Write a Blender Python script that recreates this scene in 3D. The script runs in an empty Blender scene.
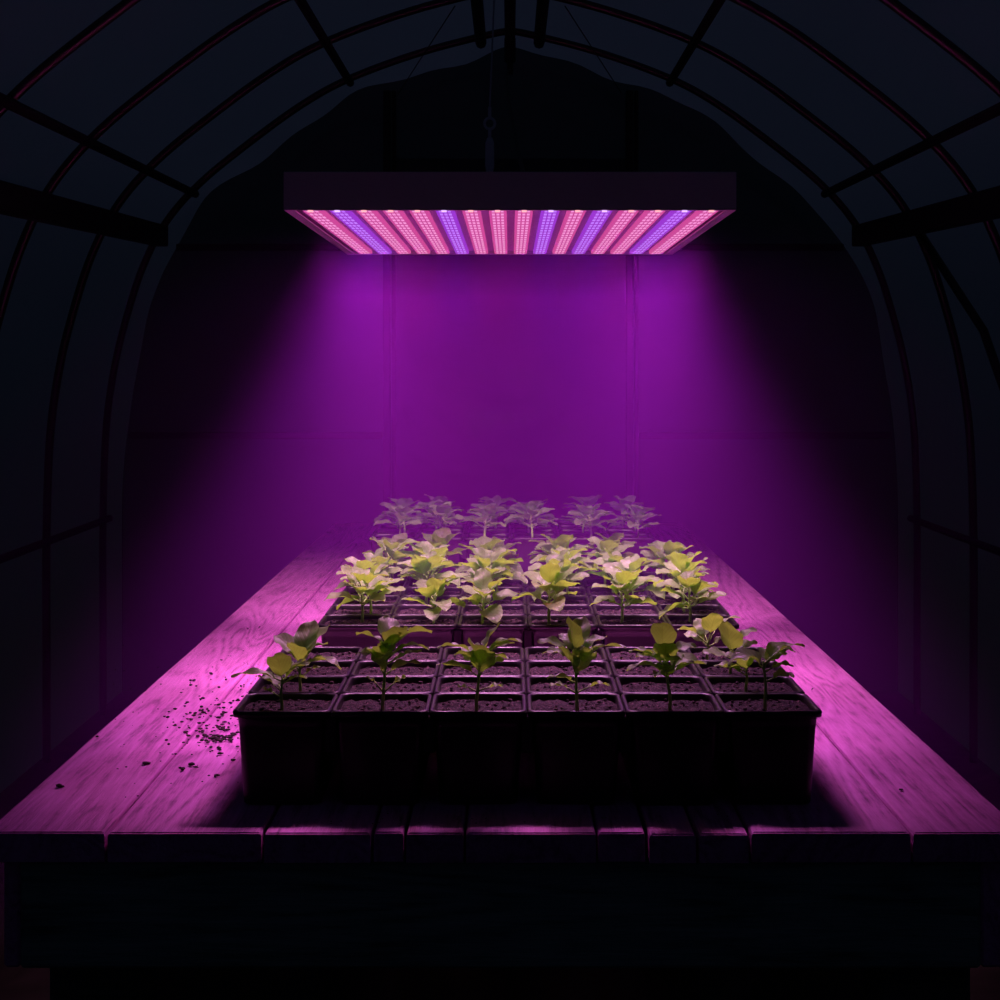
import bpy, bmesh, math, random
from mathutils import Vector, Matrix, noise
random.seed(11)
S = bpy.context.scene
COL = S.collection
PI = math.pi

# ------------------------------------------------------------------ camera, world, exposure
F = 1620.0                       # focal length in pixels of the 1000 px frame
TABLE_H = 0.88
ZC = TABLE_H + 0.487             # eye height
cam = bpy.data.cameras.new('camera'); cam_o = bpy.data.objects.new('camera', cam); COL.objects.link(cam_o)
cam.sensor_width = 36.0; cam.lens = 36.0 * F / 1000.0
cam.shift_x = -0.010; cam.shift_y = -0.132
cam.clip_start = 0.05; cam.clip_end = 100
cam_o.location = (0, 0, ZC); cam_o.rotation_euler = (PI / 2, 0, 0)
S.camera = cam_o

W = bpy.data.worlds.new('night_sky'); S.world = W; W.use_nodes = True
nt = W.node_tree; nt.nodes.clear()
w_out = nt.nodes.new('ShaderNodeOutputWorld'); w_bg = nt.nodes.new('ShaderNodeBackground')
w_tc = nt.nodes.new('ShaderNodeTexCoord'); w_sep = nt.nodes.new('ShaderNodeSeparateXYZ'); w_rmp = nt.nodes.new('ShaderNodeValToRGB')
nt.links.new(w_tc.outputs['Generated'], w_sep.inputs[0]); nt.links.new(w_sep.outputs['Z'], w_rmp.inputs[0])
nt.links.new(w_rmp.outputs[0], w_bg.inputs[0]); nt.links.new(w_bg.outputs[0], w_out.inputs[0])
w_rmp.color_ramp.elements[0].position = 0.0; w_rmp.color_ramp.elements[0].color = (0.0006, 0.0012, 0.0016, 1)
w_rmp.color_ramp.elements[1].position = 1.0; w_rmp.color_ramp.elements[1].color = (0.36, 0.43, 0.92, 1)
e = w_rmp.color_ramp.elements.new(0.06); e.color = (0.04, 0.085, 0.12, 1)
e = w_rmp.color_ramp.elements.new(0.45); e.color = (0.20, 0.28, 0.50, 1)
w_bg.inputs[1].default_value = 0.045

vs = S.view_settings
S.display_settings.display_device = 'sRGB'
vs.view_transform = 'Standard'; vs.look = 'None'; vs.exposure = 0.0; vs.gamma = 1.0; vs.use_curve_mapping = False
S.cycles.use_denoising = True
S.cycles.max_bounces = 8; S.cycles.diffuse_bounces = 3; S.cycles.volume_bounces = 0
S.cycles.sample_clamp_indirect = 4.0

# lamp constants (used by the lamp's own builder below)
LED_POWER = 4.3                  # watts per lens group
LED_CONE = [math.radians(a) for a in (51, 60, 62, 62)]; LED_BLEND = 0.6; LED_FAN = 9.0; LED_TILT = (-20.0, -5.0, 8.0, 36.0); LED_SHARE = (1.05, 1.05, 1.05, 1.6)   # degrees, front / middle / back of each strip
RED_LIGHT = (1.0, 0.335, 0.74)
VIOLET_LIGHT = (0.80, 0.30, 0.98)
RED_GLOW, VIOLET_GLOW = 1.0, 1.0
MIST = (0.155, 0.012, 0.265)       # scattering per metre

# ------------------------------------------------------------------ helpers
def tag(o, label=None, cat=None, group=None, kind=None):
    if label: o['label'] = label
    if cat: o['category'] = cat
    if group: o['group'] = group
    if kind: o['kind'] = kind
    return o

def empty(name, loc=(0, 0, 0)):
    o = bpy.data.objects.new(name, None); COL.objects.link(o); o.location = loc
    o.empty_display_size = 0.03
    return o

def obj(name, bm, mat, parent=None, loc=(0, 0, 0), smooth=False):
    me = bpy.data.meshes.new(name); bm.normal_update(); bm.to_mesh(me); bm.free()
    for m in (mat if isinstance(mat, (list, tuple)) else [mat]): me.materials.append(m)
    if smooth:
        for p in me.polygons: p.use_smooth = True
    o = bpy.data.objects.new(name, me); COL.objects.link(o); o.location = loc
    if parent is not None: o.parent = parent
    return o

def inst(name, me, parent=None, loc=(0, 0, 0)):
    o = bpy.data.objects.new(name, me); COL.objects.link(o); o.location = loc
    if parent is not None: o.parent = parent
    return o

def copy_tree(o, parent=None):
    c = o.copy(); COL.objects.link(c)
    if parent is not None: c.parent = parent
    for ch in list(o.children): copy_tree(ch, c)
    return c

def box(bm, x0, x1, y0, y1, z0, z1, bev=0.0, seg=1):
    r = bmesh.ops.create_cube(bm, size=1.0)
    vs_ = r['verts']
    for v in vs_:
        v.co = Vector(((x0 + x1) / 2 + v.co.x * (x1 - x0), (y0 + y1) / 2 + v.co.y * (y1 - y0), (z0 + z1) / 2 + v.co.z * (z1 - z0)))
    if bev > 0:
        es = set()
        for v in vs_:
            for e_ in v.link_edges: es.add(e_)
        bmesh.ops.bevel(bm, geom=list(es), offset=bev, segments=seg, affect='EDGES', profile=0.5)

def tube(bm, pts, r, n=8, closed_ends=True, mi=0):
    pts = [Vector(p) for p in pts]; rs = r if isinstance(r, (list, tuple)) else [r] * len(pts)
    rings = []; up = None
    for i, p in enumerate(pts):
        t = (pts[min(i + 1, len(pts) - 1)] - pts[max(i - 1, 0)]).normalized()
        if up is None:
            a = Vector((0, 0, 1)) if abs(t.z) < 0.9 else Vector((1, 0, 0))
            u = t.cross(a).normalized()
        else:
            u = (up - t * up.dot(t)).normalized()
        up = u; w = t.cross(u)
        rings.append([bm.verts.new(p + (u * math.cos(2 * PI * k / n) + w * math.sin(2 * PI * k / n)) * rs[i]) for k in range(n)])
    for a, b in zip(rings, rings[1:]):
        for k in range(n):
            f = bm.faces.new((a[k], a[(k + 1) % n], b[(k + 1) % n], b[k])); f.smooth = True; f.material_index = mi
    if closed_ends:
        bm.faces.new(rings[0][::-1]).material_index = mi; bm.faces.new(rings[-1]).material_index = mi

def spline(P, n=8):
    P = [Vector(p) for p in P]; out = []
    for i in range(len(P) - 1):
        p0 = P[max(i - 1, 0)]; p1 = P[i]; p2 = P[i + 1]; p3 = P[min(i + 2, len(P) - 1)]
        for k in range(n):
            t = k / n
            out.append(0.5 * ((2 * p1) + (p2 - p0) * t + (2 * p0 - 5 * p1 + 4 * p2 - p3) * t * t + (3 * p1 - p0 - 3 * p2 + p3) * t ** 3))
    out.append(P[-1])
    return out

def px(x, y, d):                 # a point seen at pixel (x, y), d metres down the tunnel
    return Vector(((x - 510) / F * d, d, ZC + (368 - y) / F * d))

# ------------------------------------------------------------------ materials
def mat(name):
    m = bpy.data.materials.new(name); m.use_nodes = True; t = m.node_tree
    b = t.nodes.get('Principled BSDF'); return m, t, b

def N(t, kind, **kw):
    n = t.nodes.new(kind)
    for k, v in kw.items():
        if k in n.inputs: n.inputs[k].default_value = v
        else: setattr(n, k, v)
    return n

def ramp(t, src, stops):
    r = t.nodes.new('ShaderNodeValToRGB'); el = r.color_ramp.elements
    el[0].position, el[0].color = stops[0][0], (*stops[0][1], 1)
    el[1].position, el[1].color = stops[-1][0], (*stops[-1][1], 1)
    for p, c in stops[1:-1]:
        e_ = el.new(p); e_.color = (*c, 1)
    t.links.new(src, r.inputs[0]); return r

def bump(t, b, src, strength, dist):
    n = t.nodes.new('ShaderNodeBump'); n.inputs['Strength'].default_value = strength; n.inputs['Distance'].default_value = dist
    t.links.new(src, n.inputs['Height']); t.links.new(n.outputs[0], b.inputs['Normal']); return n

def wood(name, c_dark, c_mid, c_light, along):
    m, t, b = mat(name)
    tc = N(t, 'ShaderNodeTexCoord'); oi = N(t, 'ShaderNodeObjectInfo')
    off = N(t, 'ShaderNodeVectorMath', operation='SCALE'); off.inputs['Scale'].default_value = 37.0
    cmb = N(t, 'ShaderNodeCombineXYZ')
    for k in range(3): t.links.new(oi.outputs['Random'], cmb.inputs[k])
    t.links.new(cmb.outputs[0], off.inputs[0])
    add = N(t, 'ShaderNodeVectorMath', operation='ADD')
    t.links.new(tc.outputs['Object'], add.inputs[0]); t.links.new(off.outputs[0], add.inputs[1])
    mp = N(t, 'ShaderNodeMapping')
    mp.inputs['Scale'].default_value = (1, 0.07, 1) if along == 'y' else (0.07, 1, 1)
    t.links.new(add.outputs[0], mp.inputs[0])
    mp2 = N(t, 'ShaderNodeMapping')
    mp2.inputs['Scale'].default_value = (1, 0.10, 1) if along == 'y' else (0.10, 1, 1)
    t.links.new(add.outputs[0], mp2.inputs[0])
    # growth rings: distorted bands
    big = N(t, 'ShaderNodeTexNoise', Scale=7.0, Detail=2.0, Distortion=0.6); t.links.new(mp2.outputs[0], big.inputs['Vector'])
    mul = N(t, 'ShaderNodeMath', operation='MULTIPLY'); mul.inputs[1].default_value = 34.0
    t.links.new(big.outputs[0], mul.inputs[0])
    fr = N(t, 'ShaderNodeMath', operation='PINGPONG'); fr.inputs[1].default_value = 1.0
    t.links.new(mul.outputs[0], fr.inputs[0])
    fine = N(t, 'ShaderNodeTexNoise', Scale=210.0, Detail=4.0, Roughness=0.65); t.links.new(mp.outputs[0], fine.inputs['Vector'])
    wide = N(t, 'ShaderNodeTexNoise', Scale=9.0, Detail=5.0, Roughness=0.7); t.links.new(add.outputs[0], wide.inputs['Vector'])
    mx = N(t, 'ShaderNodeMix', data_type='FLOAT'); mx.inputs[0].default_value = 0.24
    t.links.new(fine.outputs[0], mx.inputs[2]); t.links.new(fr.outputs[0], mx.inputs[3])
    mx2 = N(t, 'ShaderNodeMix', data_type='FLOAT'); mx2.inputs[0].default_value = 0.35
    t.links.new(mx.outputs[0], mx2.inputs[2]); t.links.new(wide.outputs[0], mx2.inputs[3])
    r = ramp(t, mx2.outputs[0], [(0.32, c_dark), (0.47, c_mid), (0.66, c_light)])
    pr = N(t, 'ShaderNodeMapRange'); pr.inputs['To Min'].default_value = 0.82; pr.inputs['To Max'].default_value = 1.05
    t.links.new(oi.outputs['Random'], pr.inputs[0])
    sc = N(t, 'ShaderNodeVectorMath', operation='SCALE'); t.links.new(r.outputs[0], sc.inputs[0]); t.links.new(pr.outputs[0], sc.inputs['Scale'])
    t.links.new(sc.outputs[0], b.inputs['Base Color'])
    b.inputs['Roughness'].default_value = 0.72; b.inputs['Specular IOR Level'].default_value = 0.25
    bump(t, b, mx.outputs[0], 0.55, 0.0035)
    return m

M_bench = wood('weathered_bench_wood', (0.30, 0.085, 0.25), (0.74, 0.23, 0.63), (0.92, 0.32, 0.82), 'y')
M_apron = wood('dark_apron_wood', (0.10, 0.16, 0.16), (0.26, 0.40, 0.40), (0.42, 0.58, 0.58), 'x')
M_leg = wood('dark_leg_wood', (0.05, 0.05, 0.05), (0.12, 0.12, 0.12), (0.2, 0.2, 0.2), 'x')

M_pot, t, b = mat('black_tray_plastic')
n1 = N(t, 'ShaderNodeTexNoise', Scale=60.0, Detail=4.0); r1 = ramp(t, n1.outputs[0], [(0.3, (0.006, 0.005, 0.006)), (0.8, (0.016, 0.013, 0.015))])
t.links.new(r1.outputs[0], b.inputs['Base Color'])
rr = ramp(t, n1.outputs[0], [(0.3, (0.28,) * 3), (0.8, (0.5,) * 3)]); t.links.new(rr.outputs[0], b.inputs['Roughness'])
b.inputs['Specular IOR Level'].default_value = 0.5
bump(t, b, n1.outputs[0], 0.12, 0.001)

M_soil, t, b = mat('potting_soil')
n1 = N(t, 'ShaderNodeTexNoise', Scale=330.0, Detail=6.0, Roughness=0.8)
tc = N(t, 'ShaderNodeTexCoord'); t.links.new(tc.outputs['Object'], n1.inputs['Vector'])
r1 = ramp(t, n1.outputs[0], [(0.40, (0.006, 0.004, 0.005)), (0.54, (0.03, 0.014, 0.017)), (0.63, (0.20, 0.10, 0.11)), (0.72, (0.70, 0.45, 0.46))])
t.links.new(r1.outputs[0], b.inputs['Base Color']); b.inputs['Roughness'].default_value = 0.9
bump(t, b, n1.outputs[0], 1.0, 0.004)

M_crumb, t, b = mat('dark_soil_crumb')
n1 = N(t, 'ShaderNodeTexNoise', Scale=300.0, Detail=3.0); r1 = ramp(t, n1.outputs[0], [(0.3, (0.008, 0.005, 0.006)), (0.8, (0.06, 0.03, 0.035))])
t.links.new(r1.outputs[0], b.inputs['Base Color']); b.inputs['Roughness'].default_value = 0.95

def leaf_material(name, upper, under, trans):
    m, t, b = mat(name)
    out = t.nodes['Material Output']
    uv = N(t, 'ShaderNodeTexCoord'); sep = N(t, 'ShaderNodeSeparateXYZ'); t.links.new(uv.outputs['UV'], sep.inputs[0])
    # side veins slanting from the midrib
    ab = N(t, 'ShaderNodeMath', operation='ABSOLUTE'); t.links.new(sep.outputs['X'], ab.inputs[0])
    m1 = N(t, 'ShaderNodeMath', operation='MULTIPLY'); m1.inputs[1].default_value = -0.42; t.links.new(ab.outputs[0], m1.inputs[0])
    a1 = N(t, 'ShaderNodeMath', operation='ADD'); t.links.new(m1.outputs[0], a1.inputs[0]); t.links.new(sep.outputs['Y'], a1.inputs[1])
    m2 = N(t, 'ShaderNodeMath', operation='MULTIPLY'); m2.inputs[1].default_value = 6.5; t.links.new(a1.outputs[0], m2.inputs[0])
    fr = N(t, 'ShaderNodeMath', operation='PINGPONG'); fr.inputs[1].default_value = 0.5; t.links.new(m2.outputs[0], fr.inputs[0])
    mid = N(t, 'ShaderNodeMath', operation='MINIMUM')
    m3 = N(t, 'ShaderNodeMath', operation='MULTIPLY'); m3.inputs[1].default_value = 1.6; t.links.new(ab.outputs[0], m3.inputs[0])
    t.links.new(m3.outputs[0], mid.inputs[0]); t.links.new(fr.outputs[0], mid.inputs[1])
    vein = N(t, 'ShaderNodeMapRange'); vein.inputs['From Max'].default_value = 0.16; vein.inputs['To Min'].default_value = 0.0; vein.inputs['To Max'].default_value = 1.0
    t.links.new(mid.outputs[0], vein.inputs[0])
    geo = N(t, 'ShaderNodeNewGeometry'); nz = N(t, 'ShaderNodeTexNoise', Scale=90.0, Detail=3.0)
    oi = N(t, 'ShaderNodeObjectInfo')
    mixc = N(t, 'ShaderNodeMix', data_type='RGBA'); mixc.inputs[6].default_value = (*upper, 1); mixc.inputs[7].default_value = (*under, 1)
    t.links.new(geo.outputs['Backfacing'], mixc.inputs[0])
    hs = N(t, 'ShaderNodeHueSaturation')
    mr = N(t, 'ShaderNodeMapRange'); mr.inputs['To Min'].default_value = 0.72; mr.inputs['To Max'].default_value = 1.1
    t.links.new(oi.outputs['Random'], mr.inputs[0]); t.links.new(mr.outputs[0], hs.inputs['Value'])
    mr2 = N(t, 'ShaderNodeMapRange'); mr2.inputs['To Min'].default_value = 0.485; mr2.inputs['To Max'].default_value = 0.515
    t.links.new(nz.outputs[0], mr2.inputs[0]); t.links.new(mr2.outputs[0], hs.inputs['Hue'])
    t.links.new(mixc.outputs[2], hs.inputs['Color'])
    vmix = N(t, 'ShaderNodeMix', data_type='RGBA', blend_type='MULTIPLY'); vmix.inputs[7].default_value = (0.62, 0.66, 0.55, 1)
    inv = N(t, 'ShaderNodeMath', operation='SUBTRACT'); inv.inputs[0].default_value = 1.0; t.links.new(vein.outputs[0], inv.inputs[1])
    t.links.new(inv.outputs[0], vmix.inputs[0]); t.links.new(hs.outputs[0], vmix.inputs[6])
    t.links.new(vmix.outputs[2], b.inputs['Base Color'])
    b.inputs['Roughness'].default_value = 0.42; b.inputs['Specular IOR Level'].default_value = 0.85
    bn = bump(t, b, vein.outputs[0], 0.35, 0.0012)
    tr = N(t, 'ShaderNodeBsdfTranslucent'); tr.inputs[0].default_value = (*trans, 1)
    mx = N(t, 'ShaderNodeMixShader'); mx.inputs[0].default_value = 0.42
    t.links.new(b.outputs[0], mx.inputs[1]); t.links.new(tr.outputs[0], mx.inputs[2]); t.links.new(mx.outputs[0], out.inputs[0])
    return m
M_leaf = leaf_material('seedling_leaf', (0.38, 0.62, 0.23), (0.29, 0.60, 0.11), (0.46, 0.88, 0.06))
M_stem, t, b = mat('seedling_stem')
n1 = N(t, 'ShaderNodeTexNoise', Scale=60.0); r1 = ramp(t, n1.outputs[0], [(0.3, (0.34, 0.62, 0.12)), (0.8, (0.5, 0.8, 0.22))])
t.links.new(r1.outputs[0], b.inputs['Base Color']); b.inputs['Roughness'].default_value = 0.5

def film_material(name, refl, trans, mixf, rough, bscale, bstr, stretch=(1, 1, 1)):
    m, t, b = mat(name); out = t.nodes['Material Output']
    tc = N(t, 'ShaderNodeTexCoord'); mp = N(t, 'ShaderNodeMapping'); mp.inputs['Scale'].default_value = stretch
    t.links.new(tc.outputs['Object'], mp.inputs[0])
    n1 = N(t, 'ShaderNodeTexNoise', Scale=bscale, Detail=4.0, Distortion=1.2); t.links.new(mp.outputs[0], n1.inputs['Vector'])
    rg = ramp(t, n1.outputs[0], [(0.3, tuple(c * 0.85 for c in refl)), (0.7, refl)])
    t.links.new(rg.outputs[0], b.inputs['Base Color'])
    b.inputs['Roughness'].default_value = rough; b.inputs['Specular IOR Level'].default_value = 0.5
    bn = bump(t, b, n1.outputs[0], bstr, 0.02)
    tr = N(t, 'ShaderNodeBsdfTranslucent'); tr.inputs[0].default_value = (*trans, 1)
    mx = N(t, 'ShaderNodeMixShader'); mx.inputs[0].default_value = mixf
    t.links.new(b.outputs[0], mx.inputs[1]); t.links.new(tr.outputs[0], mx.inputs[2]); t.links.new(mx.outputs[0], out.inputs[0])
    return m
M_film = film_material('milky_greenhouse_film', (0.05, 0.065, 0.08), (0.62, 0.66, 0.70), 0.55, 0.42, 3.0, 0.3, (1, 0.4, 1))
M_end = film_material('dark_end_wall_film', (0.06, 0.065, 0.065), (0.22, 0.34, 0.34), 0.30, 0.09, 4.0, 0.10)

def plain(name, c0, c1, rough, metal=0.0, scale=40.0, spec=0.5, bmp=0.1):
    m, t, b = mat(name)
    n1 = N(t, 'ShaderNodeTexNoise', Scale=scale, Detail=4.0); r1 = ramp(t, n1.outputs[0], [(0.3, c0), (0.75, c1)])
    t.links.new(r1.outputs[0], b.inputs['Base Color'])
    b.inputs['Roughness'].default_value = rough; b.inputs['Metallic'].default_value = metal; b.inputs['Specular IOR Level'].default_value = spec
    bump(t, b, n1.outputs[0], bmp, 0.002)
    return m
M_pipe = plain('dark_steel_pipe', (0.05, 0.04, 0.04), (0.10, 0.085, 0.085), 0.38, 0.6, 30.0)
M_beam = plain('dark_timber_rail', (0.012, 0.012, 0.014), (0.03, 0.03, 0.032), 0.8, 0.0, 20.0)
M_floor = plain('trodden_earth', (0.02, 0.016, 0.014), (0.07, 0.055, 0.05), 0.95, 0.0, 12.0, 0.2, 0.8)
M_case = plain('grey_lamp_housing', (0.62, 0.58, 0.68), (0.70, 0.66, 0.76), 0.5, 0.2, 50.0)
M_lip = plain('lamp_rim_metal', (0.45, 0.40, 0.46), (0.55, 0.5, 0.56), 0.35, 0.7, 50.0)
M_board = plain('lamp_board', (0.45, 0.18, 0.52), (0.52, 0.24, 0.58), 0.45, 0.0, 50.0)
M_steel = plain('dull_steel', (0.62, 0.63, 0.68), (0.75, 0.75, 0.8), 0.45, 0.35, 90.0)
M_rubber = plain('black_cable', (0.01, 0.01, 0.01), (0.02, 0.02, 0.02), 0.6, 0.0, 90.0)

def glow(name, col, strength):
    m = bpy.data.materials.new(name); m.use_nodes = True; t = m.node_tree; t.nodes.clear()
    o = t.nodes.new('ShaderNodeOutputMaterial'); e_ = t.nodes.new('ShaderNodeEmission')
    e_.inputs[0].default_value = (*col, 1); e_.inputs[1].default_value = strength
    t.links.new(e_.outputs[0], o.inputs[0]); return m
M_red_chip = glow('red_led', (0.88, 0.30, 0.68), 1.05 * RED_GLOW)
M_violet_chip = glow('violet_led', (0.56, 0.20, 1.0), 1.05 * VIOLET_GLOW)
M_red_glint = glow('red_led_glint', (1.0, 0.40, 0.46), 1.35 * RED_GLOW); M_violet_glint = glow('violet_led_glint', (0.72, 0.44, 1.0), 1.4 * VIOLET_GLOW)
M_red_strip = glow('red_led_strip_diffuser', (0.70, 0.075, 0.36), 0.9 * RED_GLOW)
M_violet_strip = glow('violet_led_strip_diffuser', (0.42, 0.05, 0.80), 0.8 * VIOLET_GLOW)

# ------------------------------------------------------------------ the greenhouse tunnel
PROF = [(1.608, -1.367), (1.608, -1.0), (1.608, -0.60), (1.596, -0.245), (1.563, 0.0), (1.515, 0.20), (1.450, 0.40), (1.360, 0.575), (1.225, 0.73), (1.03, 0.89), (0.818, 1.043), (0.628, 1.146), (0.344, 1.249), (0.06, 1.322), (0.0, 1.327)]
right = [(p.x, p.z + ZC) for p in spline([(x, 0, z) for x, z in PROF], 6)]
profile = right + [(-x, z) for x, z in right[-2::-1]]         # right foot -> ridge -> left foot
HOOPS = [6.40, 5.62, 4.84, 4.06, 3.28]
END_Y, FRONT_Y = 6.85, -0.7
SPLIT = 0.537 + ZC                                             # walls below the shoulder rail, roof above
Y_RINGS = [FRONT_Y, 0.2, 1.0, 1.75, 2.5, 2.9, 3.28, 3.67, 4.06, 4.45, 4.84, 5.23, 5.62, 6.01, 6.40, 6.52, 6.64, 6.75, END_Y]

def settle(z, y):                # the roof line drops slightly towards the entrance
    return z - 0.013 * (6.4 - y) * min(1.0, max(0.0, (z - ZC) / 0.7))
def film_pt(x, z, y):
    s = 1.02
    k = max(0.0, min(1.0, (y - 6.40) / 0.45))
    w = 0.012 * math.sin(x * 9.0 + 0.7) + 0.007 * math.sin(x * 21.0 + 2.0) + 0.014 * noise.noise(Vector((x * 4, z * 4, 0)))
    s += k * (w - 0.012)
    c = Vector((0, 0.3 + ZC)); d = Vector((x, z)) - c
    s = 1.02 + (s - 1.02) * min(1.0, max(0.0, (z - 0.9) / 0.7))
    q = c + d * s
    return Vector((q.x, y, max(settle(q.y, y), 0.0)))

def film_piece(name, pts, label, cat):
    bm = bmesh.new(); rows = []
    for y in Y_RINGS: rows.append([bm.verts.new(film_pt(x, z, y)) for x, z in pts])
    for a, c in zip(rows, rows[1:]):
        for k in range(len(pts) - 1):
            bm.faces.new((a[k], a[k + 1], c[k + 1], c[k]))
    o = obj(name, bm, M_film, smooth=True); tag(o, label, cat, kind='structure'); return o
i_r = min(range(len(right)), key=lambda i: abs(right[i][1] - SPLIT))
film_piece('wall_right', profile[:i_r + 1], 'milky plastic film side of the tunnel, right of the bench', 'wall')
film_piece('ceiling', profile[i_r:len(profile) - i_r], 'milky plastic film roof arched over the hoops', 'ceiling')
film_piece('wall_left', profile[len(profile) - i_r - 1:], 'milky plastic film side of the tunnel, left of the bench', 'wall')

# end wall sheet with real folds pushed into it
FOLDS = []
def fold(x0, y0, x1, y1, w, h): FOLDS.append((px(x0, y0, END_Y), px(x1, y1, END_Y), w * 1.2, h * .6))
for a in ((160, 552, 216, 622, .018, .020), (198, 538, 248, 592, .022, .018), (138, 628, 160, 660, .016, .02), (112, 620, 150, 652, .012, .014), (146, 610, 158, 650, .014, .018),
          (842, 528, 760, 590, .022, .02), (872, 545, 785, 615, .020, .02), (862, 560, 800, 602, .016, .014), (890, 618, 866, 642, .014, .02), (880, 600, 850, 640, .012, .014)):
    fold(*a)
def seg_dist(p, a, c):
    ab = c - a; t_ = max(0, min(1, (p - a).dot(ab) / ab.length_squared)); q = a + ab * t_
    return (p - q).length, t_
def fold_h(p, folds):
    s = 0.0
    for a, c, w, h in folds:
        d, t_ = seg_dist(p, a, c)
        if d < 4 * w: s += h * math.exp(-(d / w) ** 2) * (0.35 + 0.65 * math.sin(PI * min(max(t_, 0.08), 0.92)))
    return s
edge = [film_pt(x, z, END_Y) for x, z in profile]
def end_sheet(name, x0, x1, folds, off, label, cat, z_top=None, nx=70, nz=90):
    bm = bmesh.new(); grid = []
    def top_at(x):
        best = 0
        for p, q in zip(edge, edge[1:]):
            if min(p.x, q.x) - 1e-6 <= x <= max(p.x, q.x) + 1e-6 and abs(q.x - p.x) > 1e-6:
                best = max(best, p.z + (q.z - p.z) * (x - p.x) / (q.x - p.x))
        return best
    for i in range(nx + 1):
        x = x0 + (x1 - x0) * i / nx; zt = top_at(x) if z_top is None else z_top; col = []
        for k in range(nz + 1):
            z = zt * k / nz
            p = Vector((x, END_Y, z)); h = fold_h(p, folds) + 0.006 * noise.noise(Vector((x * 3, z * 3, 4.0)))
            edge_k = min(1.0, (zt - z) / 0.1)
            col.append(bm.verts.new((x, END_Y - off - h * edge_k, z)))
        grid.append(col)
    for a, c in zip(grid, grid[1:]):
        for k in range(nz): bm.faces.new((a[k], c[k], c[k + 1], a[k + 1]))
    return tag(obj(name, bm, M_end, smooth=True), label, cat, kind='structure')
XE = 1.6365
end_sheet('wall_back', -XE, XE, FOLDS, 0.0, 'dark plastic sheet closing the far end of the tunnel', 'wall', nx=150, nz=120)
DF = []
for a in ((405, 372, 470, 440, .020, .022), (412, 392, 450, 424, .016, .02), (420, 380, 500, 396, .018, .018), (440, 366, 560, 372, .02, .014), (460, 394, 540, 397, .03, .02),
          (530, 428, 590, 398, .016, .024), (545, 420, 612, 372, .018, .016), (565, 410, 575, 388, .014, .016), (440, 470, 495, 476, .016, .02), (480, 466, 540, 464, .014, .014),
          (535, 476, 590, 472, .014, .022), (570, 450, 596, 420, .014, .014), (412, 452, 432, 462, .016, .014), (404, 400, 412, 420, .012, .014), (418, 352, 426, 360, .02, .01)):
    DF.append((px(a[0], a[1], END_Y), px(a[2], a[3], END_Y), a[4] * 1.4, a[5] * .22))
end_sheet('door_1', -0.485, 0.49, DF, 0.022, 'creased plastic door sheet between the two end posts', 'door', z_top=2.25, nx=120, nz=170)

bm = bmesh.new()
grid = [[bm.verts.new((x * 0.25, y * 0.25 - 0.75, 0.014 * noise.noise(Vector((x * 0.6, y * 0.6, 0))) - 0.014 + 0.0)) for x in range(-7, 8)] for y in range(0, 33)]
for a, c in zip(grid, grid[1:]):
    for k in range(14): bm.faces.new((a[k], a[k + 1], c[k + 1], c[k]))
tag(obj('floor', bm, M_floor, smooth=True), 'dark trodden earth floor of the tunnel', 'floor', kind='structure')
# sheet behind the camera that closes the near end
bm = bmesh.new(); f_ = [bm.verts.new(film_pt(x, z, FRONT_Y)) for x, z in profile]; bm.faces.new(f_)
tag(obj('wall_front', bm, M_film), 'milky plastic sheet closing the near end of the tunnel', 'wall', kind='structure')

trim_no = [0]
def trim(bm, m, label, cat, smooth=False):
    trim_no[0] += 1
    return tag(obj('trim_%d' % trim_no[0], bm, m, smooth=smooth), label, cat, kind='structure')
WHERE = ['farthest arched pipe hoop, just before the end wall', 'second arched pipe hoop from the end wall', 'third arched pipe hoop from the end wall', 'fourth arched pipe hoop from the end wall', 'fifth arched pipe hoop from the end wall, above the lamp']
for y, lab in zip(HOOPS, WHERE):
    bm = bmesh.new(); tube(bm, [(x, y, settle(z, y)) for x, z in profile], 0.0145, 8)
    trim(bm, M_pipe, lab, 'hoop')
def along(x, z, r, lab, y0=FRONT_Y + 0.05, y1=6.412):
    bm = bmesh.new(); tube(bm, [(x, y0, settle(z + ZC, y0)), (x, y1, settle(z + ZC, y1))], r, 8); trim(bm, M_beam, lab, 'rail')
for s, nm in ((-1, 'left'), (1, 'right')):
    along(s * 0.115, 1.285, 0.022, 'roof rail along the tunnel just %s of the ridge' % nm)
    along(s * 0.632, 1.128, 0.016, 'roof rail on the %s slope, nearer the ridge' % nm)
    along(s * 1.245, 0.688, 0.016, 'roof rail on the %s slope above the shoulder beam' % nm)
    bm = bmesh.new(); box(bm, s * 1.385 - 0.025, s * 1.385 + 0.025, FRONT_Y + 0.05, 6.45, 0.482 + ZC, 0.565 + ZC, 0.004)
    for v in bm.verts: v.co.z -= 0.030 * (6.4 - v.co.y)
    trim(bm, M_beam, 'thick dark shoulder beam along the %s side of the tunnel' % nm, 'beam')
    along(s * 1.585, -0.595, 0.014, 'low pipe rail along the %s film wall' % nm)
bm = bmesh.new(); box(bm, -0.02, 0.02, FRONT_Y + 0.05, 6.412, 1.275 + ZC, 1.315 + ZC, 0.004)
for v in bm.verts: v.co.z -= 0.013 * (6.4 - v.co.y)
trim(bm, M_beam, 'ridge beam along the top of the tunnel', 'beam')
bm = bmesh.new(); tube(bm, [(1.40, 5.55, 0.47 + ZC), (1.52, 5.2, 0.12 + ZC), (1.585, 4.87, -0.35 + ZC)], 0.014, 8); trim(bm, M_pipe, 'diagonal brace pipe on the right film wall under the shoulder beam', 'brace')
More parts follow.
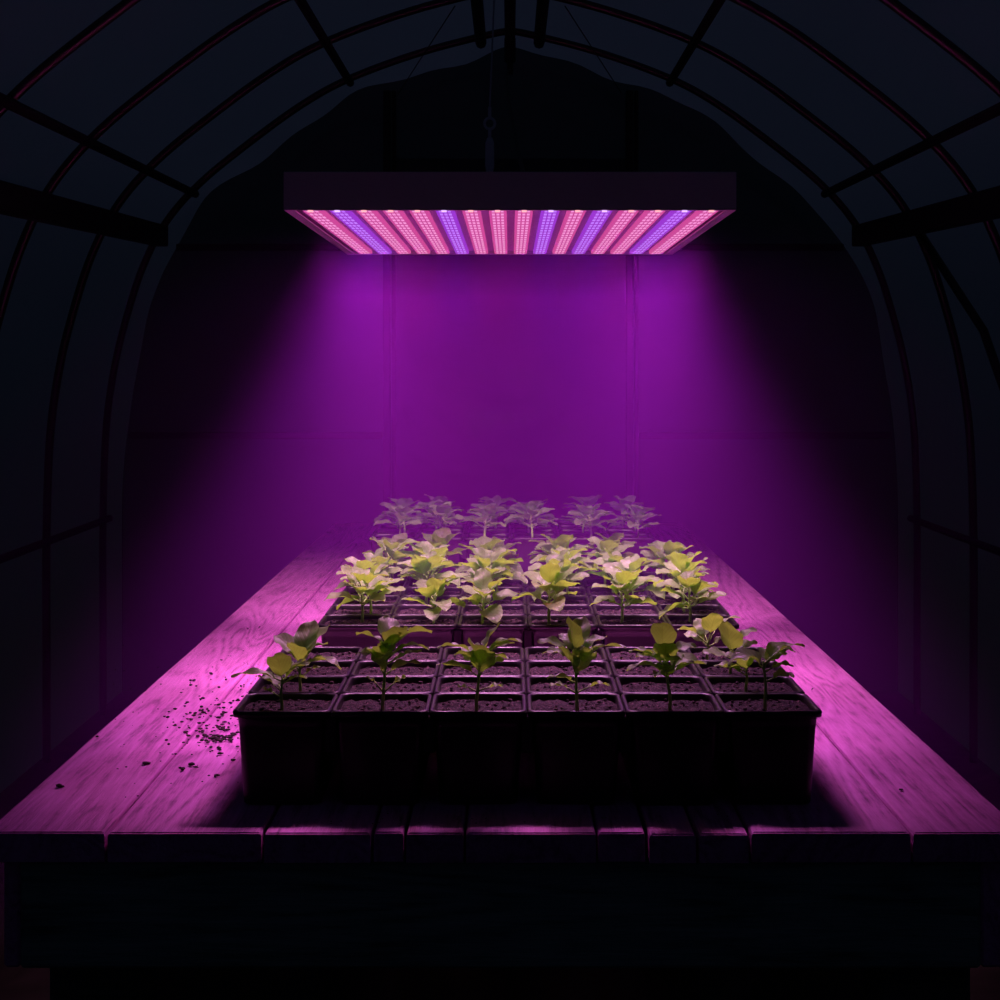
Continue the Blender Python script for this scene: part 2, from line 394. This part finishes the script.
for s, nm, x in ((-1, 'left', -0.505), (1, 'right', 0.512)):
    bm = bmesh.new()
    zt = 2.53
    box(bm, x - 0.026, x + 0.004, END_Y - 0.075, END_Y - 0.03, 0, zt, 0.004); box(bm, x + 0.010, x + 0.026, END_Y - 0.065, END_Y - 0.03, 0, zt, 0.003)
    trim(bm, M_beam, 'upright post of the end wall, %s side of the plastic door' % nm, 'post')
    for z, k in ((0.507, 'upper'), (-0.283, 'lower')):
        bm = bmesh.new(); a, c = sorted((x + s * 0.03, s * (1.40 if z > 0 else 1.60)))
        box(bm, a, c, END_Y - 0.06, END_Y - 0.025, z + ZC - 0.014, z + ZC + 0.014, 0.003)
        trim(bm, M_beam if z > 0 else M_pipe, '%s cross rail of the end wall, %s of the door' % (k, nm), 'rail')
# clamp where the ridge meets the far hoop
bm = bmesh.new(); box(bm, -0.022, 0.022, 6.30, 6.38, 1.20 + ZC, 1.29 + ZC, 0.006); tube(bm, [(0, 6.34, 1.2 + ZC), (0, 6.34, 1.15 + ZC)], 0.012, 8)
trim(bm, M_beam, 'dark clamp under the ridge beam beside the farthest hoop', 'clamp')

# ------------------------------------------------------------------ workbench
bench = empty('workbench', (0, 1.7, 0)); tag(bench, 'long weathered plank workbench carrying the seedling trays', 'workbench')
Y0, Y1 = 1.70, 5.10
joints = [(p - 510) / (F / 1.7) for p in (-18, 106, 263, 372, 405, 465, 597, 647, 697, 750, 912, 1028)]
for i, (a, c) in enumerate(zip(joints, joints[1:])):
    bm = bmesh.new()
    fy = Y0 + random.uniform(-0.004, 0.004) - 1.7
    x0, x1, z0, z1 = a + 0.0016, c - 0.0016, TABLE_H - 0.032 + random.uniform(0, .001), TABLE_H + random.uniform(-0.0015, 0)
    ny = 24; sec = []
    prof = [(x0, z0), (x1, z0), (x1, z1 - 0.004), (x1 - 0.0012, z1 - 0.0012), (x1 - 0.004, z1), (x0 + 0.004, z1), (x0 + 0.0012, z1 - 0.0012), (x0, z1 - 0.004)]
    for k in range(ny + 1):
        y = fy + (Y1 - Y0) * k / ny; row = []
        for j, (x, z) in enumerate(prof):
            w = 0.0011 * noise.noise(Vector((i * 3.1 + (1 if x > (x0 + x1) / 2 else 0), y * 5, 0)))
            row.append(bm.verts.new((x + w, y, z)))
        sec.append(row)
    for p, q in zip(sec, sec[1:]):
        for j in range(8): bm.faces.new((p[j], p[(j + 1) % 8], q[(j + 1) % 8], q[j]))
    bm.faces.new(sec[0][::-1]); bm.faces.new(sec[-1])
    bmesh.ops.recalc_face_normals(bm, faces=bm.faces)
    ends = [e_ for e_ in bm.edges if all(abs(v.co.y - fy) < 1e-6 for v in e_.verts) and all(v.co.z > z1 - 0.0005 for v in e_.verts)]
    bmesh.ops.bevel(bm, geom=ends, offset=0.003, segments=2, affect='EDGES')
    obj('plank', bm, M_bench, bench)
bm = bmesh.new(); box(bm, -0.518, 0.498, 0.012, 0.040, TABLE_H - 0.148, TABLE_H - 0.034, 0.003); obj('apron', bm, M_apron, bench)
bm = bmesh.new(); box(bm, -0.518, 0.498, 3.34, 3.37, TABLE_H - 0.148, TABLE_H - 0.034, 0.003); obj('apron', bm, M_apron, bench)
for s in (-1, 1):
    bm = bmesh.new(); box(bm, -0.536 if s < 0 else 0.4985, -0.5185 if s < 0 else 0.530, 0.014, 3.37, TABLE_H - 0.148, TABLE_H - 0.034, 0.003); obj('side_rail', bm, M_bench, bench)
    for y in (0.045, 1.65, 3.24):
        bm = bmesh.new(); box(bm, s * 0.448 - 0.049, s * 0.448 + 0.049, y, y + 0.09, 0.0, TABLE_H - 0.034, 0.005); obj('leg', bm, M_leg, bench)

# ------------------------------------------------------------------ seedling trays
CX, CY, PH = 0.1095, 0.105, 0.106
RIM_Z = TABLE_H + PH
def rrect(hx, hy, r, n=4):
    pts = []
    for cx, cy, a0 in ((hx - r, hy - r, 0), (-hx + r, hy - r, 90), (-hx + r, -hy + r, 180), (hx - r, -hy + r, 270)):
        for k in range(n + 1):
            a = math.radians(a0 + 90 * k / n); pts.append((cx + r * math.cos(a), cy + r * math.sin(a)))
    return pts
def cell_mesh():
    bm = bmesh.new(); hx, hy = CX / 2, CY / 2
    levels = [(hx - .0120, hy - .0120, .010, 0.0), (hx - .0110, hy - .0110, .010, .002), (hx - .0105, hy - .0105, .010, .010), (hx - .0062, hy - .0062, .010, .086), (hx - .0050, hy - .0050, .010, PH - .008),
              (hx - .0006, hy - .0006, .010, PH - .0070), (hx - .0002, hy - .0002, .010, PH - .0025), (hx - .0012, hy - .0012, .010, PH - .0006), (hx - .0024, hy - .0024, .010, PH),
              (hx - .0042, hy - .0042, .010, PH - .0002), (hx - .0054, hy - .0054, .010, PH - .0016), (hx - .0060, hy - .0060, .010, PH - .006), (hx - .0075, hy - .0075, .010, PH - .022)]
    rings = [[bm.verts.new((x, y, z)) for x, y in rrect(a, c, r)] for a, c, r, z in levels]
    n = len(rings[0])
    for p, q in zip(rings, rings[1:]):
        for k in range(n): bm.faces.new((p[k], p[(k + 1) % n], q[(k + 1) % n], q[k]))
    bm.faces.new(rings[0][::-1])
    me = bpy.data.meshes.new('cell'); bm.normal_update(); bm.to_mesh(me); bm.free(); me.materials.append(M_pot)
    for p in me.polygons: p.use_smooth = len(p.vertices) == 4
    return me
def soil_mesh(seed):
    bm = bmesh.new(); n = 22; hx, hy = CX / 2 - .0062, CY / 2 - .0062; g = []
    for i in range(n + 1):
        row = []
        for k in range(n + 1):
            u, v = i / n * 2 - 1, k / n * 2 - 1
            x, y = u * hx, v * hy
            z = PH - .0070 + .0035 * noise.noise(Vector((x * 55, y * 55, seed * 9.0))) + .0028 * noise.noise(Vector((x * 190, y * 190, seed * 5.0))) - .002 * max(abs(u), abs(v)) ** 6
            row.append(bm.verts.new((x, y, z)))
        g.append(row)
    for a, c in zip(g, g[1:]):
        for k in range(n): bm.faces.new((a[k], c[k], c[k + 1], a[k + 1]))
    rr_ = random.Random(seed)
    for _ in range(40):                                        # lumps of compost lying on top
        x, y = rr_.uniform(-.85, .85) * hx, rr_.uniform(-.85, .85) * hy
        s_ = rr_.uniform(.0008, .0024)
        r_ = bmesh.ops.create_icosphere(bm, subdivisions=1, radius=s_)
        for v in r_['verts']: v.co = Vector((v.co.x * rr_.uniform(.7, 1.4) + x, v.co.y * rr_.uniform(.7, 1.3) + y, v.co.z * .8 + PH - .0055))
    me = bpy.data.meshes.new('soil'); bm.normal_update(); bm.to_mesh(me); bm.free(); me.materials.append(M_soil)
    return me
CELL = cell_mesh(); SOILS = [soil_mesh(i) for i in range(5)]
def tray(x_left, y_front, rows, label, sx=1.0):
    t_ = empty('seedling_tray', (x_left, y_front, TABLE_H)); t_.scale = (sx, 1, 1); tag(t_, label, 'tray', 'seedling trays on the bench')
    bm = bmesh.new()                                           # thin webs joining neighbouring cells under the rims
    for c in range(1, 6):
        for r in range(rows): box(bm, c * CX - .0075, c * CX + .0075, r * CY + .010, (r + 1) * CY - .010, .058, PH - .008, .002)
    for r in range(1, rows):
        for c in range(6): box(bm, c * CX + .010, (c + 1) * CX - .010, r * CY - .0075, r * CY + .0075, .058, PH - .008, .002)
    obj('web', bm, M_pot, t_)
    for r in range(rows):
        for c in range(6):
            ce = inst('cell', CELL, t_, ((c + .5) * CX, (r + .5) * CY, 0.0004))
            so = inst('soil', SOILS[random.randrange(5)], ce)
    return t_
T1X, T1Y = (231 - 510) / F * 1.795, 1.795
T2X, T2Y = (316 - 510) / F * 2.40, 2.40
T3X, T3Y = (368 - 510) / F * 3.63, 3.63
tray(T1X, T1Y, 4, 'black seedling tray nearest the front edge of the bench, mostly empty cells')
tray(T2X, T2Y, 6, 'black seedling tray in the middle, crowded with pale seedlings', .957)
tray(T3X, T3Y, 4, 'black seedling tray at the far end, dim in the purple haze', .98)

# ------------------------------------------------------------------ seedlings
def leaf_bm(base, az, pitch, pet, L, Wd, curl, roll=0.0, foldk=0.25, shape=0.42, pet_pitch=None):
    """blade plus its stalk; base = point on the stem; angles in degrees; lengths in metres"""
    bm = bmesh.new(); uvl = bm.loops.layers.uv.new('UVMap')
    az = math.radians(az); pp = math.radians(pitch if pet_pitch is None else pet_pitch); pt = math.radians(pitch)
    h = Vector((math.cos(az), math.sin(az), 0)); up = Vector((0, 0, 1)); side0 = Vector((-math.sin(az), math.cos(az), 0))
    base = Vector(base); p = base.copy(); pts = [p.copy()]
    for k in range(4):
        a = pp + (pt - pp) * (k / 4) ** 2
        p = p + (h * math.cos(a) + up * math.sin(a)) * (pet / 4); pts.append(p.copy())
    tube(bm, pts, [0.00125, 0.0011, 0.001, 0.0009, 0.0008], 5, mi=1)
    nl, nw = 12, 6; rows = []; a = pt
    for i in range(nl + 1):
        u = i / nl
        a = pt - math.radians(curl) * u
        t_ = h * math.cos(a) + up * math.sin(a); nrm = up * math.cos(a) - h * math.sin(a)
        side = (side0 * math.cos(roll) + nrm * math.sin(roll)); nn = nrm * math.cos(roll) - side0 * math.sin(roll)
        wu = (u ** shape) * (1 - u) ** 0.74 / ((shape / (shape + .74)) ** shape * (.74 / (shape + .74)) ** .74) if 0 < u < 1 else 0
        hw = Wd / 2 * wu + 0.0004
        row = []
        for k in range(nw + 1):
            v = k / nw * 2 - 1
            q = p + side * (v * hw) + nn * (foldk * abs(v) ** 1.3 * hw * (1 - .6 * u) + 0.0016 * math.sin(u * 13 + v * 2 + az * 7) * abs(v) - 0.0009 * (1 - abs(v)) * math.sin(u * 9 + az))
            row.append((bm.verts.new(q), v, u))
        rows.append(row); p = p + t_ * (L / nl)
    for r0, r1 in zip(rows, rows[1:]):
        for k in range(nw):
            q = (r0[k], r1[k], r1[k + 1], r0[k + 1])
            try: f = bm.faces.new([x[0] for x in q])
            except ValueError: continue
            f.smooth = True; f.material_index = 0
            for lp, x in zip(f.loops, q): lp[uvl].uv = (x[1], x[2])
    return bm
MM = 0.001
def plant(loc, leaves, height, lean=(0, 0), stem_r=2.2):
    """leaves: (attach mm, azimuth, pitch, stalk mm, length mm, width mm, curl[, roll])"""
    root = empty('seedling', loc)
    pts = [Vector((0, 0, -.006))]; n = 6
    for k in range(1, n + 1):
        u = k / n; pts.append(Vector((lean[0] * u * u * MM + .001 * math.sin(u * 5 + loc[0] * 40), lean[1] * u * u * MM, height * u * MM)))
    bm = bmesh.new(); tube(bm, pts, [stem_r * MM * (1 - .5 * k / n) for k in range(n + 1)], 7); obj('stem', bm, M_stem, root)
    def at(h):
        u = min(max(h / height, 0), 1) * (n - 1) + 1; i = min(int(u), n - 1); return pts[i].lerp(pts[i + 1], u - i)
    for lf in leaves:
        h, az, pi_, pet, L, Wd, cu = lf[:7]; ro = math.radians(lf[7]) if len(lf) > 7 else random.uniform(-.4, .4)
        obj('leaf', leaf_bm(at(h), az, pi_, pet * MM, L * MM, Wd * MM, cu, ro, random.uniform(.3, .6), random.uniform(.44, .62)), [M_leaf, M_stem], root)
    return root
ORD = ['first', 'second', 'third', 'fourth', 'fifth', 'sixth']
SOIL_TOP = RIM_Z - .0065
# --- nearest tray: azimuth 0 = right, 90 = away, -90 = towards the viewer, 180 = left
hero_rng = random.Random(77)
hero = {
 (0, 0): ([(10, 200, 35, 8, 13, 6, 20), (34, 182, 22, 8, 44, 15, 45), (34, -92, 74, 5, 34, 24, 15), (33, 50, 45, 6, 30, 20, 40), (30, 5, 30, 6, 20, 11, 50)], 36),
 (0, 1): ([(12, 10, 40, 8, 16, 10, 40), (32, -95, 68, 4, 32, 22, 10), (30, -20, 25, 10, 40, 18, 70), (36, 70, 60, 10, 40, 26, 20), (36, 150, 50, 8, 36, 24, 40), (38, 25, 58, 8, 40, 24, 25), (26, -60, 35, 5, 20, 16, 40), (26, 170, 20, 6, 24, 12, 40)], 42),
 (1, 0): ([(9, 205, 50, 12, 12, 6, 40), (9, 5, 42, 12, 14, 8, 30), (34, 215, 58, 5, 30, 20, 5), (34, -10, 35, 8, 32, 16, 45), (48, -110, 66, 5, 28, 20, 15), (52, 165, 35, 6, 28, 14, 60), (56, -5, 42, 8, 40, 18, 75), (62, -80, 68, 5, 32, 22, 10), (66, 150, 45, 8, 36, 15, 65), (70, -60, 50, 8, 36, 26, 30), (72, 95, 60, 6, 36, 26, 50), (70, 20, 40, 10, 40, 18, 60), (74, 45, 62, 6, 30, 20, 60)], 76, (10, 4)),
 (2, 0): ([(16, 3, 18, 10, 15, 9, 30), (15, 190, 25, 8, 12, 6, 30), (36, 190, 35, 8, 38, 16, 50), (38, -85, 72, 4, 34, 25, 5, 0), (52, -110, 66, 6, 36, 29, 15, 0), (54, 5, 30, 8, 22, 14, 60), (60, 178, 38, 10, 36, 15, 65), (64, 60, 72, 10, 30, 18, 5), (62, 5, 45, 10, 38, 15, 70), (60, -15, 40, 12, 28, 13, 40), (56, 120, 40, 6, 28, 20, 60)], 66, (4, 2)),
 (3, 0): ([(12, 190, 30, 10, 18, 9, 45), (12, -5, 28, 12, 22, 10, 50), (26, 200, 30, 6, 26, 14, 50), (36, -35, 62, 5, 34, 20, 5), (40, -140, 60, 6, 36, 25, 30), (56, 5, 35, 8, 46, 19, 50), (58, 25, 48, 8, 34, 18, 45), (56, 165, 30, 10, 26, 13, 60), (66, -100, 80, 6, 36, 22, -5, 0), (66, 50, 64, 8, 38, 22, 10), (62, 185, 40, 12, 30, 15, 55), (58, -65, 40, 5, 30, 18, 30)], 70, (-4, 3)),
 (4, 0): ([(30, -120, 62, 4, 28, 18, 5), (30, -50, 58, 4, 32, 18, 20), (36, 195, 38, 8, 38, 21, 80), (38, 15, 45, 8, 32, 22, 80), (36, -2, 30, 8, 34, 13, 35), (50, -85, 72, 5, 30, 25, 0, 0), (58, 175, 30, 8, 28, 12, 50), (60, 200, 18, 8, 22, 11, 35), (64, -100, 80, 8, 34, 26, -5, 0), (60, 5, 35, 10, 26, 15, 50), (44, 165, 25, 6, 16, 8, 30)], 66, (-8, 2)),
 (5, 0): ([(46, 175, 50, 6, 38, 24, 120), (52, 20, 48, 10, 32, 22, 90), (50, 60, 40, 8, 30, 22, 80), (54, 2, 40, 16, 30, 7, 60)], 56, (-2, 0)),
 (5, 1): ([(22, -120, 70, 5, 28, 20, 30), (26, -40, 62, 5, 30, 20, 20), (24, 178, 20, 6, 22, 11, 30), (26, 90, 50, 5, 26, 18, 60)], 28),
 (5, 2): ([(18, 185, 25, 6, 28, 18, 30), (26, -95, 78, 5, 40, 30, -8, 0), (28, 10, 55, 14, 26, 11, 60), (16, 0, 25, 8, 20, 12, 30)], 32),
 (5, 3): ([(20, -70, 76, 14, 30, 26, 0, 0), (20, 178, 40, 16, 24, 13, 60), (22, 10, 60, 14, 38, 9, 75), (20, 120, 60, 10, 26, 20, 40)], 24),
}
WORDS = {(0, 0): 'small seedling with a long leaf reaching left, in the nearest tray front corner',
         (0, 1): 'bushy seedling just behind the small left corner plant of the nearest tray',
         (1, 0): 'tall many-leaved seedling, front row of the nearest tray, second from left',
         (2, 0): 'seedling with round leaves facing out, front row of nearest tray, third from left',
         (3, 0): 'tall seedling with bright upright leaf, front row of nearest tray, fourth from left',
         (4, 0): 'seedling with round leaves above a drooping pair, nearest tray front, fifth from left',
         (5, 0): 'thin dark seedling with drooping leaves, right front corner of nearest tray',
         (5, 1): 'short seedling just behind the right front corner plant of nearest tray',
         (5, 2): 'seedling with one broad pointed leaf, third cell back along right of nearest tray',
         (5, 3): 'spindly seedling in the right back corner cell of the nearest tray'}
JIT = {(0, 0): (-.004, -.012), (1, 0): (.0, -.012), (2, 0): (-.002, -.022), (3, 0): (.002, -.022), (4, 0): (-.003, -.014), (5, 0): (-.004, -.012), (0, 1): (.004, -.016), (5, 1): (-.010, -.010), (5, 2): (-.014, -.008), (5, 3): (-.030, -.006)}
for k_, v_ in hero.items():
    c, r = k_; j = JIT[k_]
    lv = []
    for lf in [(f[0] * .94, f[1], f[2], f[3] * 1.3, f[4] * 1.12, f[5] * 1.12) + tuple(f[6:]) for f in v_[0]]:                                           # leaves that face out arch over a little
        lf = list(lf)
        if lf[2] >= 62: lf[6] = lf[6] + hero_rng.uniform(10, 34); lf[1] += hero_rng.uniform(-28, 28); lf[2] -= hero_rng.uniform(0, 16); lf = lf[:7] + [hero_rng.uniform(-28, 28)]
        lv.append(tuple(lf))
    ht_ = v_[1]
    for q in range(3 if r == 0 else 2): lv.append((ht_ * hero_rng.uniform(.45, .9), hero_rng.uniform(0, 360), hero_rng.uniform(25, 55), hero_rng.uniform(6, 12), hero_rng.uniform(24, 33), hero_rng.uniform(14, 20), hero_rng.uniform(20, 60)))
    v_ = (lv,) + tuple(v_[1:])
    o = plant((T1X + (c + .5) * CX + j[0], T1Y + (r + .5) * CY + j[1], SOIL_TOP), *v_)
    tag(o, WORDS[k_], 'seedling', 'seedlings in the nearest tray')
# --- generic pale seedlings for the other trays
def random_plant(seed):
    rr_ = random.Random(seed); lv = []; ht = rr_.uniform(40, 54); a0 = rr_.uniform(0, 360)
    for k in range(2): lv.append((15 + rr_.uniform(0, 6), a0 + 180 * k + rr_.uniform(-30, 30), rr_.uniform(15, 40), rr_.uniform(7, 12), rr_.uniform(15, 22), rr_.uniform(8, 12), rr_.uniform(15, 45)))
    n = rr_.choice((10, 11, 12))
    for k in range(n):
        u = k / (n - 1)
        lv.append((ht * (.38 + .60 * u), a0 + 137.5 * k + rr_.uniform(-20, 20), 18 + 46 * u + rr_.uniform(-8, 14), rr_.uniform(10, 18), rr_.uniform(36, 46) * (1 - .10 * u), rr_.uniform(23, 31), rr_.uniform(15, 80)))
    return plant((0, 0, 0), lv, ht, (rr_.uniform(-6, 6), rr_.uniform(-4, 4)))
PROTOS = [random_plant(100 + i) for i in range(8)]
used = [False] * 8
def put(k, loc, rz, s, flat):
    o = PROTOS[k]
    if used[k]: o = copy_tree(o)
    used[k] = True
    o.location = loc; o.rotation_euler = (0, 0, rz); o.scale = (s / flat, s / flat, s * flat)
    return o
def fill(x_left, y_front, plan, where, group, smin, smax, rng, kinds, sx, flat):
    for r, cols in enumerate(plan):
        for n_, c in enumerate(cols):
            o = put(rng.randrange(8), (x_left + ((c + .5) * CX + rng.uniform(-.022, .022)) * sx, y_front + (r + .5) * CY + rng.uniform(-.017, .017) - .003, SOIL_TOP), rng.uniform(0, 2 * PI), rng.uniform(smin, smax), flat)
            tag(o, '%s seedling, %s tray, %s row from front, %s plant from left' % (kinds, where, ORD[r], ORD[n_]), 'seedling', group)
rng = random.Random(5)
fill(T2X, T2Y, [(0, 1, 2, 3, 4, 5), (0, 5), (0, 1, 2, 3, 4, 5), (0, 1, 2, 3, 4, 5), (0, 1, 2, 3, 4, 5), (0, 1, 2, 3, 4)], 'middle', 'pale seedlings in the middle tray', .95, 1.14, rng, 'pale leafy', .957, .95)
fill(T3X, T3Y, [(0, 1, 2, 3, 4, 5), (0, 1, 2, 3, 4, 5), (0, 1, 2, 3, 4, 5)], 'far', 'dim seedlings in the far tray', .95, 1.18, rng, 'dim mauve', .98, .86)

# ------------------------------------------------------------------ grow lamp
LW, LY0, LY1, LZ = 0.615, 2.20, 3.07, ZC + 0.2146
LH = 0.052
lamp = empty('grow_lamp', (0, LY0, LZ)); tag(lamp, 'wide dark LED panel lamp hanging over the trays with pink and violet strips', 'lamp')
LD = LY1 - LY0
bm = bmesh.new()
for b_ in ((-LW / 2, LW / 2, 0, .006, .0015, LH), (-LW / 2, LW / 2, LD - .006, LD, .0015, LH), (-LW / 2, -LW / 2 + .006, .006, LD - .006, .0015, LH), (LW / 2 - .006, LW / 2, .006, LD - .006, .0015, LH), (-LW / 2 + .006, LW / 2 - .006, .006, LD - .006, LH - .006, LH)):
    box(bm, *b_, 0.0008)
obj('housing', bm, M_case, lamp)
bm = bmesh.new()                                                # flat rim framing the open underside
for b_ in ((-LW / 2, LW / 2, 0, .010, 0, .0015), (-LW / 2, LW / 2, LD - .014, LD, 0, .0015), (-LW / 2, -LW / 2 + .014, .010, LD - .014, 0, .0015), (LW / 2 - .014, LW / 2, .010, LD - .014, 0, .0015)):
    box(bm, *b_)
obj('rim', bm, M_lip, lamp)
bm = bmesh.new(); box(bm, -LW / 2 + .006, LW / 2 - .006, .006, LD - .006, .0065, .0095); obj('board', bm, M_board, lamp)
KINDS = 'RVRRRVRRRVRVRRVR'
SP = 26.8 / F * LY0
for i, kd in enumerate(KINDS):
    xc = (i - 7.5) * SP + .0012
    bm = bmesh.new(); box(bm, xc - .0122, xc + .0122, .011, LD - .016, .0008, .0095)
    nch = 19
    for k in range(nch):                                        # rows of LEDs along the strip
        y = .026 + (LD - .062) * k / (nch - 1)
        for x in (-.0062, .0, .0062):
            n0 = len(bm.faces); box(bm, xc + x - .0020, xc + x + .0020, y - .0120, y + .0120, .0003, .0012)
            bm.faces.ensure_lookup_table()
            for f in bm.faces[n0:]: f.material_index = 1
    n0 = len(bm.faces); box(bm, xc - .0034, xc + .0034, .0035, .0095, -.0022, .0002); bm.faces.ensure_lookup_table()  # added glowing bead that imitates the glint at the strip's front end
    for f in bm.faces[n0:]: f.material_index = 2
    st = obj('led_strip', bm, [M_red_strip, M_red_chip, M_red_glint] if kd == 'R' else [M_violet_strip, M_violet_chip, M_violet_glint], lamp)
    st['label'] = 'glowing pink strip' if kd == 'R' else 'glowing violet strip'
    for k, tilt in enumerate(LED_TILT):
        li = bpy.data.lights.new('led_light', 'SPOT'); li.spot_size = LED_CONE[k]; li.spot_blend = LED_BLEND; li.shadow_soft_size = .03
        u2 = ((i - 7.5) / 7.5) ** 2; li.energy = LED_POWER * (1.35 - 1.18 * u2 if k == 0 else .68 + .90 * u2) * LED_SHARE[k]; li.color = RED_LIGHT if kd == 'R' else VIOLET_LIGHT
        lo = bpy.data.objects.new('led_light', li); COL.objects.link(lo); lo.parent = lamp
        lo.location = (xc, (.04, .28, .55, .86)[k] * LD, -.004); lo.rotation_euler = (math.radians(tilt), -math.radians(LED_FAN * (i - 7.5) / 7.5), 0)
bm = bmesh.new(); box(bm, -.05, .05, LD / 2 - .012, LD / 2 + .012, LH, LH + .004, .001); tube(bm, [(-.033, LD / 2, LH + .002), (-.033, LD / 2, LH + .034)], .004, 8); obj('hanger_bracket', bm, M_steel, lamp)
bm = bmesh.new(); box(bm, .012, .062, LD / 2 + .06, LD / 2 + .12, LH, LH + .022, .003); obj('cable_box', bm, M_rubber, lamp)

# hanging wire with its turnbuckle
HX, HY = -.033, LY0 + LD / 2
wire = empty('hanging_wire', (HX, HY, LZ + LH)); tag(wire, 'steel hanging wire with a turnbuckle from the ridge down to the lamp', 'wire')
zt = 1.275 + ZC - (LZ + LH)
bm = bmesh.new(); tube(bm, [(0, 0, .155), (.012, 0, .45), (.022, 0, zt)], .0016, 6); obj('cable', bm, M_steel, wire)
bm = bmesh.new(); tube(bm, [(0, 0, .048), (0, 0, .052), (0, 0, .062), (0, 0, .100), (0, 0, .108)], [.003, .0055, .0075, .0070, .004], 8); obj('turnbuckle_body', bm, M_steel, wire)
bm = bmesh.new()
tube(bm, [(0, 0, .106), (0, 0, .122)], .003, 6)
tube(bm, [(.0085 * math.cos(a), 0, .131 + .009 * math.sin(a)) for a in [2 * PI * k / 16 for k in range(17)]], .0026, 6)
tube(bm, [(0, 0, .138), (0, 0, .158)], .0032, 6)
obj('eye_hook', bm, M_steel, wire)
bm = bmesh.new(); tube(bm, [(.006 * math.cos(a), 0, .040 + .008 * math.sin(a)) for a in [2 * PI * k / 16 for k in range(17)]], .0024, 6); obj('lower_hook', bm, M_steel, wire)

cable_pts = spline([(0.0, 6.30, ZC + 1.16), (-.012, 5.9, ZC + 1.07), (-.004, 5.0, ZC + .84), (.012, 4.2, ZC + .61), (.025, 3.4, ZC + .42), (.034, 2.95, ZC + .335), (.037, 2.72, LZ + LH + .05), (.037, 2.68, LZ + LH + .0235)], 8)
bm = bmesh.new(); tube(bm, cable_pts, .0045, 7); tag(obj('power_cable', bm, M_rubber), 'black power cable sagging from the ridge clamp to the lamp', 'cable')
for s, nm in ((-1, 'left'), (1, 'right')):
    bm = bmesh.new(); tube(bm, [px(510 + s * 55, 6, 5.64), px(510 + s * 112, 94, 6.80)], .0022, 5); tag(obj('guy_wire', bm, M_rubber), 'thin slack wire from the roof to the top of the %s end post' % nm, 'wire')

# ------------------------------------------------------------------ spilled soil on the bench
bm = bmesh.new(); rr_ = random.Random(21)
def crumb(xp, yp, s_):
    s_ *= .72
    d = .487 * F / (yp - 368); x = (xp - 510) / F * d
    r_ = bmesh.ops.create_icosphere(bm, subdivisions=1, radius=s_)
    sx, sy, a = rr_.uniform(.7, 1.7), rr_.uniform(.7, 1.4), rr_.uniform(0, PI)
    for v in r_['verts']:
        q = Vector((v.co.x * sx, v.co.y * sy)) * rr_.uniform(.8, 1.2)
        v.co = Vector((x + q.x * math.cos(a) - q.y * math.sin(a), d + q.x * math.sin(a) + q.y * math.cos(a), TABLE_H + .0003 + s_ * .55 + v.co.z * .55))
for xp, yp, s_ in ((192, 681, .005), (212, 675, .004), (166, 718, .004), (147, 765, .005), (182, 770, .006), (192, 766, .006), (96, 737, .004), (60, 788, .006), (217, 777, .004), (206, 738, .006), (214, 739, .006), (224, 738, .005), (233, 736, .005), (247, 630, .003), (261, 628, .003), (223, 661, .003), (284, 645, .003), (900, 790, .003), (812, 690, .003), (232, 762, .005), (212, 752, .003)):
    for _ in range(2): crumb(xp + rr_.uniform(-2, 2), yp + rr_.uniform(-1, 1), s_ * rr_.uniform(.6, 1))
for _ in range(170):
    crumb(min(rr_.gauss(212, 20), 238), rr_.gauss(722, 17), rr_.uniform(.0012, .0042))
for _ in range(70): crumb(rr_.uniform(110, 260), rr_.uniform(640, 800), rr_.uniform(.0007, .0018))
for _ in range(16): crumb(rr_.gauss(222, 9), rr_.gauss(739, 2), rr_.uniform(.002, .005))
for _ in range(60): crumb(rr_.gauss(258, 10) , rr_.gauss(690, 14), rr_.uniform(.001, .003))
for _ in range(40): crumb(rr_.uniform(330, 800), rr_.uniform(812, 826), rr_.uniform(.0006, .0014))
tag(obj('spilled_soil', bm, M_crumb), 'dark soil crumbs spilled on the bench planks beside the nearest tray', 'soil', kind='stuff')

# ------------------------------------------------------------------ humid mist over the bench
bm = bmesh.new(); box(bm, -1.0, 1.0, 2.39, 5.0, 0.5, LZ + .004)
for v in bm.verts: v.co.x *= .55 if v.co.z > 1 else 1.45
m = bpy.data.materials.new('humid_mist'); m.use_nodes = True; t = m.node_tree; t.nodes.clear()
o_ = t.nodes.new('ShaderNodeOutputMaterial'); v_ = t.nodes.new('ShaderNodeVolumeScatter')
mx_ = max(MIST); v_.inputs['Color'].default_value = (*[c / mx_ for c in MIST], 1); v_.inputs['Density'].default_value = mx_; v_.inputs['Anisotropy'].default_value = 0.0
t.links.new(v_.outputs[0], o_.inputs['Volume'])
tag(obj('mist', bm, m), 'purple lit mist hanging under the lamp over the bench', 'mist', kind='stuff')
